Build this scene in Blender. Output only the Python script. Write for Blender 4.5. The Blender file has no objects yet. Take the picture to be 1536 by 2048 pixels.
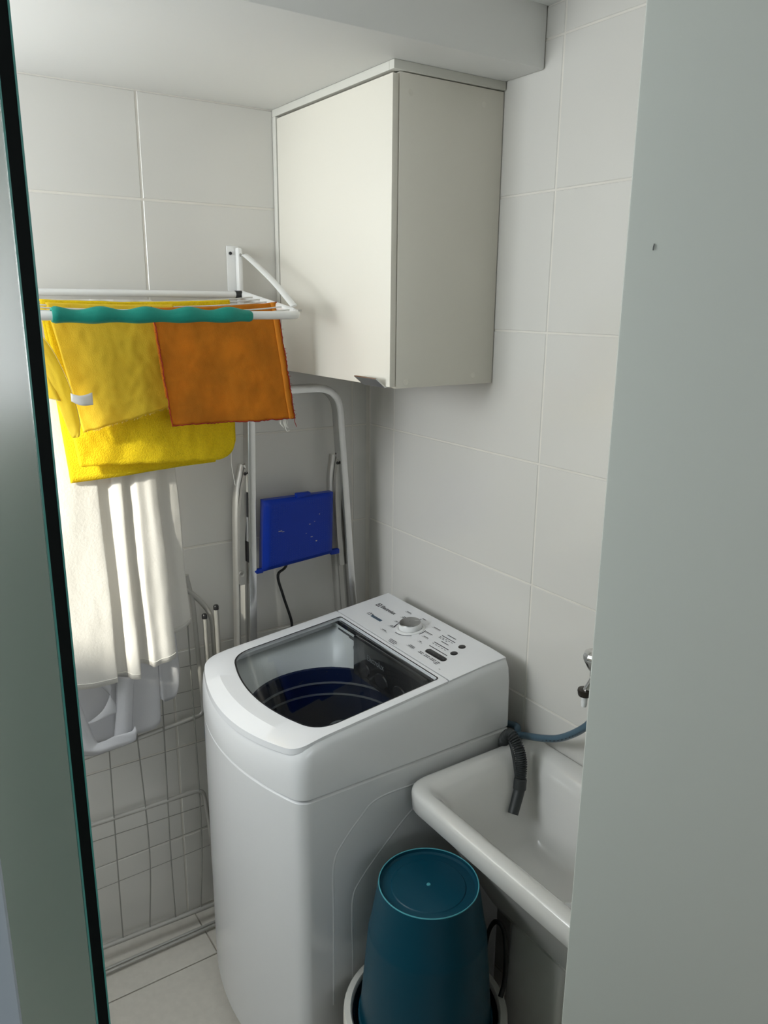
import bpy, bmesh, math, random
from mathutils import Vector, Matrix, noise
random.seed(7)
D = bpy.data; SC = bpy.context.scene; COL = SC.collection
PI = math.pi
# ------------------------------------------------------------------ camera, light, exposure
F, YAW, PITCH, ROLL = 1586.6, 0.592968, -0.259510, 0.009453
CAM = Vector((-1.3267, -2.0549, 1.8473))
_d = Vector((math.sin(YAW)*math.cos(PITCH), math.cos(YAW)*math.cos(PITCH), math.sin(PITCH)))
_r = Vector((math.cos(YAW), -math.sin(YAW), 0)); _u = _r.cross(_d)
_c, _s = math.cos(ROLL), math.sin(ROLL)
R2 = _c*_r + _s*_u; U2 = -_s*_r + _c*_u
cam = D.objects.new('camera', D.cameras.new('camera')); COL.objects.link(cam)
cam.matrix_world = Matrix(((R2.x, U2.x, -_d.x, CAM.x), (R2.y, U2.y, -_d.y, CAM.y), (R2.z, U2.z, -_d.z, CAM.z), (0, 0, 0, 1)))
cam.data.sensor_fit = 'HORIZONTAL'; cam.data.sensor_width = 36; cam.data.lens = F/1536*36
cam.data.clip_start = 0.02
SC.camera = cam
SC.view_settings.view_transform = 'Standard'; SC.view_settings.look = 'None'
SC.view_settings.gamma = 1; SC.view_settings.use_curve_mapping = False
SC.view_settings.exposure = 0.15
w = D.worlds.new('sky'); SC.world = w; w.use_nodes = True
w.node_tree.nodes['Background'].inputs[0].default_value = (0.80, 0.90, 1.0, 1)
w.node_tree.nodes['Background'].inputs[1].default_value = 0.6
def area(name, loc, rot, sx, sy, power, col):
    l = D.lights.new(name, 'AREA'); l.shape = 'RECTANGLE'; l.size = sx; l.size_y = sy; l.energy = power; l.color = col
    o = D.objects.new(name, l); COL.objects.link(o); o.location = loc; o.rotation_euler = rot
    return o
# daylight entering by the window of the laundry (left), plus an added fill light far behind the camera
area('daylight_window', (-2.10, -0.47, 1.94), (0, -PI/2-.26, 0), 0.70, 0.76, 21, (0.93, 0.965, 1.0))
area('fill_behind_camera', (-1.2, -3.75, 1.95), (PI/2, 0, 0), 1.7, 0.7, 7.5, (0.93, 0.97, 1.0))
sun = D.objects.new('sun', D.lights.new('sun', 'SUN')); COL.objects.link(sun)
sun.data.energy = 9; sun.data.color = (1.0, 0.93, 0.82); sun.data.angle = math.radians(4)
sun.rotation_euler = Vector((1, .50, -.52)).to_track_quat('-Z', 'Y').to_euler()        # sun through the laundry window
# ------------------------------------------------------------------ calibration helpers (pixel of a real plane -> point)
def ray(x, y): return R2*((x-768)/F) - U2*((y-1024)/F) + _d
def aX(px, py, X): d = ray(px, py); return CAM + d*((X-CAM.x)/d.x)
def aY(px, py, Y): d = ray(px, py); return CAM + d*((Y-CAM.y)/d.y)
def aZ(px, py, Z): d = ray(px, py); return CAM + d*((Z-CAM.z)/d.z)
# ------------------------------------------------------------------ materials
def mat(name, col, rough=0.5, metal=0.0, coat=0.0, noise_amt=0.0, noise_scale=30, bump=0.0, bump_scale=60, spec=0.5, transl=0.0):
    m = D.materials.new(name); m.use_nodes = True; nt = m.node_tree; b = nt.nodes['Principled BSDF']
    b.inputs['Base Color'].default_value = (*col, 1); b.inputs['Roughness'].default_value = rough
    b.inputs['Metallic'].default_value = metal; b.inputs['Coat Weight'].default_value = coat
    b.inputs['Coat Roughness'].default_value = 0.05; b.inputs['Specular IOR Level'].default_value = spec
    tc = nt.nodes.new('ShaderNodeTexCoord')
    if noise_amt:
        n = nt.nodes.new('ShaderNodeTexNoise'); n.inputs['Scale'].default_value = noise_scale; n.inputs['Detail'].default_value = 5
        r = nt.nodes.new('ShaderNodeMapRange'); r.inputs[3].default_value = 1-noise_amt; r.inputs[4].default_value = 1+noise_amt
        mx = nt.nodes.new('ShaderNodeVectorMath'); mx.operation = 'SCALE'; mx.inputs[0].default_value = col
        nt.links.new(tc.outputs['Object'], n.inputs['Vector']); nt.links.new(n.outputs[0], r.inputs[0])
        nt.links.new(r.outputs[0], mx.inputs['Scale']); nt.links.new(mx.outputs[0], b.inputs['Base Color'])
    if bump:
        n2 = nt.nodes.new('ShaderNodeTexNoise'); n2.inputs['Scale'].default_value = bump_scale; n2.inputs['Detail'].default_value = 4
        bp = nt.nodes.new('ShaderNodeBump'); bp.inputs['Strength'].default_value = bump; bp.inputs['Distance'].default_value = 0.002
        nt.links.new(tc.outputs['Object'], n2.inputs['Vector']); nt.links.new(n2.outputs[0], bp.inputs['Height'])
        nt.links.new(bp.outputs[0], b.inputs['Normal'])
    if transl:
        out = nt.nodes['Material Output']; tr = nt.nodes.new('ShaderNodeBsdfTranslucent'); tr.inputs[0].default_value = (*col, 1)
        ms = nt.nodes.new('ShaderNodeMixShader'); ms.inputs[0].default_value = transl
        if noise_amt: nt.links.new(mx.outputs[0], tr.inputs[0])
        nt.links.new(b.outputs[0], ms.inputs[1]); nt.links.new(tr.outputs[0], ms.inputs[2]); nt.links.new(ms.outputs[0], out.inputs[0])
    return m
def thin_glass(name, tint, refl=1.0, rough=0.0):
    m = D.materials.new(name); m.use_nodes = True; nt = m.node_tree; nt.nodes.remove(nt.nodes['Principled BSDF'])
    out = nt.nodes['Material Output']; t = nt.nodes.new('ShaderNodeBsdfTransparent'); t.inputs[0].default_value = (*tint, 1)
    g = nt.nodes.new('ShaderNodeBsdfGlossy'); g.inputs['Roughness'].default_value = rough
    lw = nt.nodes.new('ShaderNodeLayerWeight'); lw.inputs[0].default_value = .5
    pw = nt.nodes.new('ShaderNodeMath'); pw.operation = 'POWER'; pw.inputs[1].default_value = 5
    mr = nt.nodes.new('ShaderNodeMapRange'); mr.inputs[3].default_value = .04*refl; mr.inputs[4].default_value = refl
    ms = nt.nodes.new('ShaderNodeMixShader'); nt.links.new(lw.outputs['Facing'], pw.inputs[0]); nt.links.new(pw.outputs[0], mr.inputs[0])
    nt.links.new(mr.outputs[0], ms.inputs[0]); nt.links.new(t.outputs[0], ms.inputs[1]); nt.links.new(g.outputs[0], ms.inputs[2])
    nt.links.new(ms.outputs[0], out.inputs[0]); return m
M = dict(
 tile=mat('white_glazed_tile', (.69, .675, .635), .16, bump=.03, bump_scale=9, spec=.5),
 grout=mat('cream_grout', (.74, .71, .65), .9, noise_amt=.12, noise_scale=14),
 floor_tile=mat('beige_floor_tile', (.60, .57, .51), .38, noise_amt=.10, noise_scale=55),
 floor_grout=mat('grey_floor_grout', (.42, .39, .34), .9),
 paint=mat('white_ceiling_paint', (.87, .87, .85), .75, bump=.05, bump_scale=25),
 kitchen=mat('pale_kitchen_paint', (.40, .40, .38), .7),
 door_paint=mat('grey_white_door_laminate', (.64, .67, .63), .42, bump=.03, bump_scale=300),
 cabinet=mat('off_white_laminate', (.81, .775, .685), .40, bump=.02, bump_scale=400),
 cabinet_edge=mat('off_white_edge_band', (.66, .65, .59), .45),
 alu=mat('brushed_aluminium', (.68, .68, .68), .24, 1.0, noise_amt=.06, noise_scale=40),
 alu_dull=mat('dull_aluminium', (.46, .45, .42), .5, .75, noise_amt=.10, noise_scale=25),
 chrome=mat('chrome', (.75, .75, .75), .08, 1.0),
 white_enamel=mat('white_enamel', (.82, .82, .80), .28),
 rack_wire=mat('white_coated_wire', (.72, .71, .66), .45),
 foam=mat('teal_foam', (.0, .25, .19), .55, noise_amt=.10, noise_scale=60, bump=.25, bump_scale=500),
 black=mat('black_plastic', (.012, .012, .013), .35),
 black_bag=mat('black_plastic_bag', (.006, .006, .006), .22, bump=.6, bump_scale=30),
 rubber=mat('black_rubber', (.015, .015, .016), .6),
 orange=mat('orange_cotton', (.74, .26, .012), .9, noise_amt=.42, noise_scale=13, bump=.5, bump_scale=420, transl=.40),
 orange_hem=mat('bright_orange_cotton', (.90, .36, .03), .9, bump=.5, bump_scale=420, transl=.4),
 red_thread=mat('dark_red_thread', (.30, .02, .008), .9),
 yellow=mat('yellow_cotton', (.97, .76, .06), .9, noise_amt=.07, noise_scale=12, bump=.45, bump_scale=420, transl=.42),
 terry=mat('yellow_terry', (.98, .77, .015), .95, noise_amt=.20, noise_scale=240, bump=1.0, bump_scale=330, transl=.40),
 sheet=mat('white_cotton', (.86, .84, .80), .9, bump=.35, bump_scale=160, transl=.35),
 sheer=mat('white_sheer_cloth', (.80, .80, .82), .8, bump=.2, bump_scale=200, transl=.45),
 thread=mat('white_thread', (.8, .78, .72), .9),
 yellow_thread=mat('pale_yellow_thread', (.85, .66, .20), .9),
 tag=mat('white_satin_tag', (.85, .85, .84), .5, transl=.3),
 blue=mat('blue_plastic', (.002, .028, .30), .38, spec=.3, noise_amt=.06, noise_scale=20),
 blue_wear=mat('worn_grey_plastic', (.42, .38, .36), .8),
 lab_black=mat('black_label', (.015, .015, .016), .4), lab_white=mat('white_label', (.62, .60, .54), .5),
 lab_grey=mat('grey_label_print', (.30, .30, .29), .5),
 airer=mat('grey_painted_tube', (.44, .43, .40), .35, .3),
 airer_wire=mat('grey_wire', (.30, .295, .27), .5, .3),
 appliance=mat('white_appliance_enamel', (.80, .81, .82), .22, coat=.3),
 appliance_lid=mat('white_appliance_plastic', (.82, .83, .85), .16, coat=.3),
 silver=mat('silver_knob_cap', (.42, .42, .42), .3, 1.0),
 white_plastic=mat('white_knob_plastic', (.78, .79, .79), .25),
 grey_tub=mat('grey_white_tub_plastic', (.62, .64, .63), .35),
 drum=mat('navy_drum_plastic', (.008, .014, .035), .22),
 drum_ring=mat('drum_rib', (.09, .10, .11), .3),
 disp=mat('black_gloss_dispenser', (.010, .011, .013), .10),
 disp_shape=mat('dispenser_moulding', (.014, .015, .018), .2),
 print_dark=mat('dark_print', (.03, .03, .035), .6), print_grey=mat('grey_print', (.11, .115, .12), .6),
 print_blue=mat('blue_print', (.06, .11, .17), .5), print_white=mat('white_print', (.7, .7, .7), .5),
 print_dim=mat('dim_print', (.10, .11, .12), .3),
 sticker=mat('blue_sticker', (.03, .16, .34), .5, noise_amt=.4, noise_scale=120), residue=mat('sticker_residue', (.55, .56, .53), .8),
 ceramic=mat('white_vitreous_china', (.72, .715, .69), .13, coat=.4),
 hose=mat('dark_grey_hose', (.028, .032, .033), .5), hose_blue=mat('slate_blue_hose', (.07, .125, .17), .32),
 nozzle=mat('white_nylon', (.75, .76, .76), .4), bronze=mat('dark_collar', (.05, .042, .035), .25, .6),
 bucket=mat('teal_bucket_plastic', (.001, .050, .084), .36, spec=.3, bump=.05, bump_scale=60),
 bucket_edge=mat('scuffed_teal_edge', (.08, .36, .42), .5),
 bin_ring=mat('white_bin_ring', (.70, .69, .64), .4),
 glass_edge=mat('dark_green_glass_edge', (.002, .004, .004), .6, spec=.1),
 glass_rim=mat('teal_glass_arris', (.06, .26, .23), .25),
 jamb=mat('blue_grey_jamb_paint', (.30, .35, .40), .4),
 win_frame=mat('white_window_frame', (.75, .75, .75), .4),
)
M['lid_glass'] = thin_glass('smoked_lid_glass', (.88, .90, .91))
M['window_glass'] = thin_glass('clear_window_glass', (.95, .97, .96))
# green door glass: part tinted see-through, part pale green colour standing in for reflections, glossy face
def door_glass():
    m = D.materials.new('green_door_glass'); m.use_nodes = True; nt = m.node_tree; b = nt.nodes['Principled BSDF']
    b.inputs['Base Color'].default_value = (.40, .52, .455, 1); b.inputs['Roughness'].default_value = .30; b.inputs['Specular IOR Level'].default_value = .12
    b.inputs['Transmission Weight'].default_value = .08; b.inputs['IOR'].default_value = 1.5
    tc = nt.nodes.new('ShaderNodeTexCoord'); n = nt.nodes.new('ShaderNodeTexNoise'); n.inputs['Scale'].default_value = 3.0
    bp = nt.nodes.new('ShaderNodeBump'); bp.inputs['Strength'].default_value = .25; bp.inputs['Distance'].default_value = .01
    nt.links.new(tc.outputs['Object'], n.inputs['Vector']); nt.links.new(n.outputs[0], bp.inputs['Height']); nt.links.new(bp.outputs[0], b.inputs['Normal'])
    return m
M['door_glass'] = door_glass()
# ------------------------------------------------------------------ mesh helpers
class MB:
    def __init__(s): s.v = []; s.f = []
    def add(s, vs, fs):
        n = len(s.v); s.v += [Vector(v) for v in vs]; s.f += [[i+n for i in f] for f in fs]; return s
    def box(s, a, b, bev=0.0):
        bm = bmesh.new(); bmesh.ops.create_cube(bm, size=1)
        a, b = Vector(a), Vector(b)
        for v in bm.verts: v.co = Vector([(a[i]+b[i])/2 + v.co[i]*(b[i]-a[i]) for i in range(3)])
        if bev: bmesh.ops.bevel(bm, geom=bm.edges[:], offset=bev, segments=2, affect='EDGES', profile=.5)
        bm.verts.index_update(); s.add([v.co.copy() for v in bm.verts], [[v.index for v in f.verts] for f in bm.faces]); bm.free(); return s
    def tube(s, pts, r, n=10, cap=True, ry=None, up=None):
        pts = [Vector(p) for p in pts]; rings = []; N = len(pts)
        rs = r if isinstance(r, (list, tuple)) else [r]*N
        prev = None
        for i, p in enumerate(pts):
            t = (pts[min(i+1, N-1)]-pts[max(i-1, 0)]).normalized()
            if prev is None:
                a = Vector(up) if up else (Vector((0, 0, 1)) if abs(t.z) < .9 else Vector((0, 1, 0)))
                x = (a - t*a.dot(t)).normalized()
            else: x = (prev - t*prev.dot(t)).normalized()
            prev = x; y = t.cross(x)
            k = (ry/rs[0]) if ry else 1
            rings.append([p + x*rs[i]*math.cos(2*PI*j/n) + y*rs[i]*k*math.sin(2*PI*j/n) for j in range(n)])
        return s.loft(rings, True, cap, cap)
    def loft(s, rings, closed=True, cap0=False, cap1=False):
        n = len(rings[0]); vs = [p for r in rings for p in r]; fs = []
        for i in range(len(rings)-1):
            for j in range(n if closed else n-1):
                k = (j+1) % n; fs.append([i*n+j, i*n+k, (i+1)*n+k, (i+1)*n+j])
        if cap0: fs.append(list(range(n))[::-1])
        if cap1: fs.append([(len(rings)-1)*n+j for j in range(n)])
        return s.add(vs, fs)
    def lathe(s, prof, c=(0, 0, 0), n=40, axis='z'):
        c = Vector(c); rings = []
        for r, h in prof:
            ring = []
            for j in range(n):
                a = 2*PI*j/n; u, v = r*math.cos(a), r*math.sin(a)
                ring.append(c + (Vector((u, v, h)) if axis == 'z' else Vector((h, u, v)) if axis == 'x' else Vector((u, h, v))))
            rings.append(ring)
        return s.loft(rings, True)
    def grid(s, fn, nu, nv):
        vs = [fn(i/nu, j/nv) for j in range(nv+1) for i in range(nu+1)]
        return s.add(vs, [[j*(nu+1)+i, j*(nu+1)+i+1, (j+1)*(nu+1)+i+1, (j+1)*(nu+1)+i] for j in range(nv) for i in range(nu)])
    def build(s, name, m, parent=None, ang=40, solid=0.0, sub=0):
        me = D.meshes.new(name); me.from_pydata([tuple(v) for v in s.v], [], s.f); me.update()
        bm = bmesh.new(); bm.from_mesh(me)
        bmesh.ops.recalc_face_normals(bm, faces=bm.faces[:]); bm.to_mesh(me); bm.free()
        return link(name, me, m, parent, ang, solid, sub)
def link(name, me, m, parent=None, ang=40, solid=0.0, sub=0):
    me.materials.clear(); me.materials.append(m if not isinstance(m, str) else M[m])
    for p in me.polygons: p.use_smooth = True
    me.set_sharp_from_angle(angle=math.radians(ang))
    o = D.objects.new(name, me); COL.objects.link(o)
    if parent: o.parent = parent; o.matrix_parent_inverse = Matrix.Translation(-world_loc(parent))
    if sub:
        md = o.modifiers.new('s', 'SUBSURF'); md.levels = sub; md.render_levels = sub
    if solid:
        md = o.modifiers.new('t', 'SOLIDIFY'); md.thickness = solid; md.offset = 0
    return o
def world_loc(o): return Vector((0, 0, 0)) if o.parent else o.location.copy()
def thing(name, label, cat, loc=(0, 0, 0), group=None):
    o = D.objects.new(name, None); o.empty_display_size = .05; COL.objects.link(o); o.location = loc
    return tag(o, label, cat, group)
def tag(o, label, cat, group=None):
    o['label'] = label; o['category'] = cat
    if group: o['group'] = group
    return o
def structure(o): o['kind'] = 'structure'; return o
def sm(pts, k=6):
    """Catmull-Rom smoothing of a polyline"""
    P = [Vector(p) for p in pts]; P = [P[0]*2-P[1]] + P + [P[-1]*2-P[-2]]; out = []
    for i in range(1, len(P)-2):
        for j in range(k):
            t = j/k; a, b, c, d = P[i-1], P[i], P[i+1], P[i+2]
            out.append(.5*((2*b) + (c-a)*t + (2*a-5*b+4*c-d)*t*t + (3*b-a-3*c+d)*t**3))
    out.append(P[-2]); return out
def fillet(poly, rad, k=6):
    """round chosen corners of an open or closed list of points; rad per vertex"""
    out = []; n = len(poly)
    for i, p in enumerate(poly):
        p = Vector(p); r = rad[i] if isinstance(rad, (list, tuple)) else rad
        if r <= 0: out.append(p); continue
        a = Vector(poly[i-1]); b = Vector(poly[(i+1) % n])
        q0 = p + (a-p).normalized()*r; q1 = p + (b-p).normalized()*r
        for j in range(k+1):
            t = j/k; out.append(q0*(1-t)**2 + p*2*t*(1-t) + q1*t*t)
    return out
def round_path(pts, r, k=6):
    P = [Vector(p) for p in pts]; rad = [0]+[r]*(len(P)-2)+[0]
    return fillet(P, rad, k)
def text_mesh(body, size, name='txt', bold=.022):
    cu = D.curves.new(name, 'FONT'); cu.body = body; cu.size = size; cu.resolution_u = 3; cu.offset = bold*size
    o = D.objects.new(name, cu); COL.objects.link(o)
    dg = bpy.context.evaluated_depsgraph_get(); me = D.meshes.new_from_object(o.evaluated_get(dg))
    D.objects.remove(o); D.curves.remove(cu); return me
# ------------------------------------------------------------------ room shell
def piece_mesh(name, w, h, t=.0075, m='tile', bev=.0015):
    """a tile lying in local x (width) / y (height), face towards +z"""
    me = D.meshes.new(name)
    b2 = bev
    vs = [(0, 0, 0), (w, 0, 0), (w, h, 0), (0, h, 0), (0, 0, t-b2), (w, 0, t-b2), (w, h, t-b2), (0, h, t-b2),
          (b2, b2, t), (w-b2, b2, t), (w-b2, h-b2, t), (b2, h-b2, t)]
    fs = []
    for a in (0, 4):
        for j in range(4): k = (j+1) % 4; fs.append((a+j, a+k, a+4+k, a+4+j))
    fs.append((8, 9, 10, 11)); me.from_pydata(vs, [], fs); me.update(); me.materials.append(M[m]); return me
_cache = {}
def lay_tiles(parent, origin, ux, uy, xs, ys, gap, nm='tile', m='tile', t=.0075, skip=None):
    """tiles between joints xs and ys of the plane origin + x*ux + y*uy, proud along ux x uy"""
    ux, uy = Vector(ux), Vector(uy); uz = ux.cross(uy)
    rot = Matrix((ux, uy, uz)).transposed().to_4x4()
    for i in range(len(xs)-1):
        for j in range(len(ys)-1):
            a, b, c, d = xs[i], xs[i+1], ys[j], ys[j+1]
            if skip and skip(a, b, c, d): continue
            w_, h_ = b-a-gap, d-c-gap
            if w_ < .01 or h_ < .01: continue
            key = (nm, m, round(w_, 4), round(h_, 4))
            if key not in _cache: _cache[key] = piece_mesh(nm, w_, h_, t, m)
            o = D.objects.new(nm, _cache[key]); COL.objects.link(o); o.parent = parent
            o.matrix_world = Matrix.Translation(Vector(origin) + ux*(a+gap/2) + uy*(c+gap/2)) @ rot
RH, Z0 = .302, 2.0837                                  # tile course height and the level of one joint
zj = [0] + [Z0-RH*k for k in range(6, -2, -1)]
XW = -2.05; YF = -3.7; ZC = 2.449; ZS = 2.328
floor = structure(MB().box((XW-.1, YF-.1, -.12), (.1, .1, -.006)).build('floor', 'floor_grout'))
lay_tiles(floor, (0, 0, -.007), (1, 0, 0), (0, 1, 0), [XW, -1.85, -1.25, -.65, -.05, -.001], [-3.7, -3.203, -2.603, -2.003, -1.403, -.803, -.203, -.001], .004, 'floor_tile', 'floor_tile', .007)
wall_back = structure(MB().box((XW-.1, .0024, -.006), (.1, .12, 2.6)).build('wall_back', 'grout'))
lay_tiles(wall_back, (0, .0085, 0), (1, 0, 0), (0, 0, 1), [XW, -1.8706, -1.2676, -.6646, -.0606, -.0085], zj[:-1]+[ZS], .005)
wall_right = structure(MB().box((.0024, YF-.1, -.006), (.12, .0024, 2.6)).build('wall_right', 'grout'))
lay_tiles(wall_right, (.0085, 0, 0), (0, -1, 0), (0, 0, 1), [.0005, .1315, .735, 1.338, 1.941, 2.544, 3.147, 3.7], zj+[ZC], .004)
# left wall with the laundry window
wl = MB(); wy0, wy1, wz0, wz1 = -.88, -.06, 1.56, 2.32
wl.box((XW-.12, YF, -.006), (XW, wy0, 2.6)); wl.box((XW-.12, wy1, -.006), (XW, .009, 2.6))
wl.box((XW-.12, wy0, -.006), (XW, wy1, wz0)); wl.box((XW-.12, wy0, wz1), (XW, wy1, 2.6))
wl.box((XW, -1.03, -.006), (-1.68, -.95, 2.6))           # unseen stub wall, added to shade the glass door from the window
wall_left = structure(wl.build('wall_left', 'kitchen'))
wf = MB()
for a, b in (((wy0, wz0), (wy0+.04, wz1)), ((wy1-.04, wz0), (wy1, wz1)), ((wy0+.04, wz0), (wy1-.04, wz0+.04)), ((wy0+.04, wz1-.04), (wy1-.04, wz1)), ((-.415, wz0+.04), (-.385, wz1-.04))):
    wf.box((XW-.10, a[0], a[1]), (XW-.055, b[0], b[1]))
window_1 = structure(wf.build('window_1', 'win_frame'))
MB().box((XW-.08, wy0+.04, wz0+.04), (XW-.076, -.415, wz1-.04)).build('pane', 'window_glass', window_1)
MB().box((XW-.08, -.385, wz0+.04), (XW-.076, wy1-.04, wz1-.04)).build('pane', 'window_glass', window_1)
# wall behind the camera, with an opening made for the added fill light
wb = MB(); wb.box((XW-.12, YF-.12, -.006), (XW+.02, YF, 2.6)); wb.box((-.2, YF-.12, -.006), (.12, YF, 2.6)); wb.box((XW+.02, YF-.12, 2.35), (-.2, YF, 2.6)); wb.box((XW+.02, YF-.12, -.006), (-.2, YF, 1.5))
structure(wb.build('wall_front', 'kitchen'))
structure(MB().box((XW-.1, YF-.1, ZC), (.1, -.683, 2.62)).build('ceiling', 'paint'))
structure(MB().box((XW-.1, -.683, ZS), (.0, .009, 2.60), .004).build('trim_1', 'paint'))      # lowered slab over the laundry
# kitchen door leaf on the right, opened against the right wall
a_ = math.radians(52); E0 = aY(1208, 1024, -1.42); E0.z = 0
ud = Vector((math.cos(a_), -math.sin(a_), 0)); nd = Vector((math.sin(a_), math.cos(a_), 0))
door = MB().box((0, 0, .012), (.82, .035, 2.43), .0025)
door.v = [E0 + ud*v.x + nd*v.y + Vector((0, 0, v.z)) for v in door.v]
door_1 = structure(door.build('door_1', 'door_paint'))
sp = MB()
for dz, dx in ((0, 0), (.004, .0012), (-.004, -.0008)): 
    c = aY(1307+dx*900, 494-dz*900, E0.y); q = CAM + (c-CAM)*(nd.dot(E0-CAM)/nd.dot(c-CAM))
    sp.tube([q-nd*.0004-Vector((0, 0, .0016)), q-nd*.0004+Vector((0, 0, .0016))], .0006, 5)
sp.build('scuff_mark', 'print_grey', door_1)
# glass door leaf on the left, seen on its edge
b_ = math.radians(-8); G0 = aY(103, 1024, -1.66); G0.z = 0
ug = Vector((math.sin(b_), math.cos(b_), 0)); ng = Vector((math.cos(b_), -math.sin(b_), 0)); gt = .0036
def gbox(x0, x1, y0, y1):
    m_ = MB().box((x0, y0, .01), (x1, y1, 2.30)); m_.v = [G0 + ug*v.x + ng*v.y + Vector((0, 0, v.z)) for v in m_.v]; return m_
door_2 = structure(gbox(.0012, .62, -gt, gt).build('door_2', 'door_glass'))
gbox(0, .0011, -gt+.0006, gt-.0006).build('glass_edge', 'glass_edge', door_2)
rim = gbox(-.0004, .0012, -gt-.0003, -gt+.0006); rim.add(*(lambda g: (g.v, g.f))(gbox(-.0004, .0012, gt-.0006, gt+.0003)))
rim.build('arris', 'glass_rim', door_2)

jp = aY(25, 1884, -1.90)                                # pale jamb of the glass door, at the left border of the view
structure(MB().box((jp.x-.10, -1.90, .0), (jp.x, -1.86, 2.449), .002).build('trim_2', 'jamb'))

# ------------------------------------------------------------------ wall cabinet
cab = thing('wall_cabinet', 'off-white single-door wall cabinet in the corner under the ceiling', 'cabinet', (-.15, -.28, 1.655))
cy0, cy1, cz0, cz1 = -.559, -.001, 1.655, 2.308
MB().box((-.289, cy0, cz0), (-.001, cy0+.018, cz1), .0008).build('side_panel', 'cabinet', cab)
MB().box((-.289, cy1-.018, cz0), (-.001, cy1, cz1), .0008).build('side_panel', 'cabinet', cab)
MB().box((-.289, cy0+.0185, cz0+.001), (-.001, cy1-.0185, cz0+.018)).build('bottom_panel', 'cabinet', cab)
MB().box((-.289, cy0+.0185, cz1-.018), (-.001, cy1-.0185, cz1)).build('top_panel', 'cabinet', cab)
MB().box((-.008, cy0+.0185, cz0+.0185), (-.001, cy1-.0185, cz1-.0185)).build('back_panel', 'cabinet', cab)
tf = MB().box((-.308, cy0-.006, cz1+.002), (-.002, cy0+.012, ZS-.0005), .0006); tf.box((-.308, cy0+.0125, cz1+.002), (-.290, cy1, ZS-.0005), .0006)
tf.build('top_filler', 'cabinet_edge', cab)
MB().box((-.308, -.020, cz0+.002), (-.290, cy1, cz1+.0015), .0006).build('wall_filler', 'cabinet_edge', cab)
cdoor = MB().box((-.3065, cy0+.0005, cz0+.004), (-.2915, -.0245, cz1-.004), .0009).build('door', 'cabinet', cab)
h = MB()                                              # aluminium lip handle screwed under the door, bent outwards
hy0, hy1 = -.543, -.449
h.add(*(lambda q: (q.v, q.f))(MB().loft([[Vector((x, y, z)) for x, z in ((-.300, 1.6575), (-.308, 1.6560), (-.3335, 1.6765), (-.3320, 1.6790), (-.3075, 1.6590), (-.300, 1.6590))] for y in (hy0, hy1)], True, True, True)))
h.build('handle', 'alu', cdoor)
for X, Z in ((-.262, 2.272), (-.060, 2.275), (-.262, 1.668), (-.062, 1.676)):
    MB().lathe([(0, -.0006), (.0062, -.0006), (.0068, 0), (.0068, .0004)], (X, cy0-.0001, Z), 20, 'y').build('screw_cap', 'cabinet', cab)

# ------------------------------------------------------------------ wall drying rack with its foam grip
rack = thing('drying_rack', 'white wall-mounted drying rack with a teal wavy foam grip', 'drying rack', (-.95, -.02, 1.86))
RZ = lambda y: 1.861 + (y+.03)*(1.861-1.815)/.33      # the frame slopes down a little to the front
def bracket(x, sgn):
    b = MB().box((x-.017, -.0035, 1.80), (x+.017, -.0002, 1.985), .0012)
    b.box((x+sgn*.006, -.024, 1.83), (x+sgn*.019, -.0037, 1.980), .003)
    o = b.build('wall_bracket', 'white_enamel', rack)
    s = MB().lathe([(0, -.0045), (.0035, -.004), (.0045, -.0005), (.0045, 0)], (x-sgn*.007, -.0036, 1.966), 12, 'y'); s.build('screw', 'black', o)
    MB().lathe([(0, -.003), (.003, -.0025), (.004, 0)], (x+sgn*.0125, -.0242, 1.962), 12, 'y').build('rivet', 'alu_dull', o)
    arm = MB().tube([(x+sgn*.012, -.03, RZ(-.03)), (x+sgn*.012, -.325, RZ(-.325))], .010, 10, ry=.007); arm.build('arm', 'white_enamel', rack)
    br = MB().tube(sm([(x+sgn*.020, -.022, 1.962), (x+sgn*.024, -.045, 1.956), (x+sgn*.018, -.20, 1.894), (x+sgn*.014, -.318, RZ(-.318)+.014)], 5), .0025, 8, ry=.0085, up=(0, -.6, 1))
    br.build('brace', 'white_enamel', rack)
xr, xl = -.434, -1.095
bracket(xr, 1); bracket(xl, -1)
MB().tube([(xl+.02, -.03, RZ(-.03)), (xr-.008, -.03, RZ(-.03))], .0085, 12).build('back_rail', 'white_enamel', rack)
MB().lathe([(.0092, 0), (.0105, .001), (.0105, .018), (.0092, .019)], (xr-.010, -.03, RZ(-.03)), 14, 'x').build('end_cap', 'black', rack)
fy = -.352; fz = RZ(fy)-.002
fr = round_path([(xr+.012, -.29, RZ(-.29)), (xr+.014, fy, fz), (xl-.014, fy, fz), (xl-.012, -.29, RZ(-.29))], .035, 8)
MB().tube(fr, .0095, 14).build('front_rail', 'white_enamel', rack)
SAG = lambda x: .014*math.sin(PI*min(1, max(0, (xr-x)/(xr-xl))))**.7         # the lines sag under the wet laundry
line_y = (-.105, -.147, -.187, -.227, -.268, -.312)
for i, yy in enumerate(line_y):
    pts = [(xr+.012, yy, RZ(yy)+.004)] + [(xr - t*(xr-xl), yy, RZ(yy)+.004 - SAG(xr - t*(xr-xl))) for t in [k/16 for k in range(17)]] + [(xl-.012, yy, RZ(yy)+.004)]
    MB().tube(pts, .0017, 6).build('line', 'rack_wire', rack)
g0, g1 = aY(103, 633, fy).x, aY(503, 637, fy).x
gp = []; N = 72
for i in range(N+1):
    t = i/N; r = .0150 + .0022*math.cos(2*PI*(t*4.6+.02)); 
    if i in (0, N): r -= .003
    gp.append((r, g0 + (g1-g0)*t))
gr = MB().lathe([(.0096, g0)] + gp + [(.0096, g1)], (0, fy, fz), 24, 'x')
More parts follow.
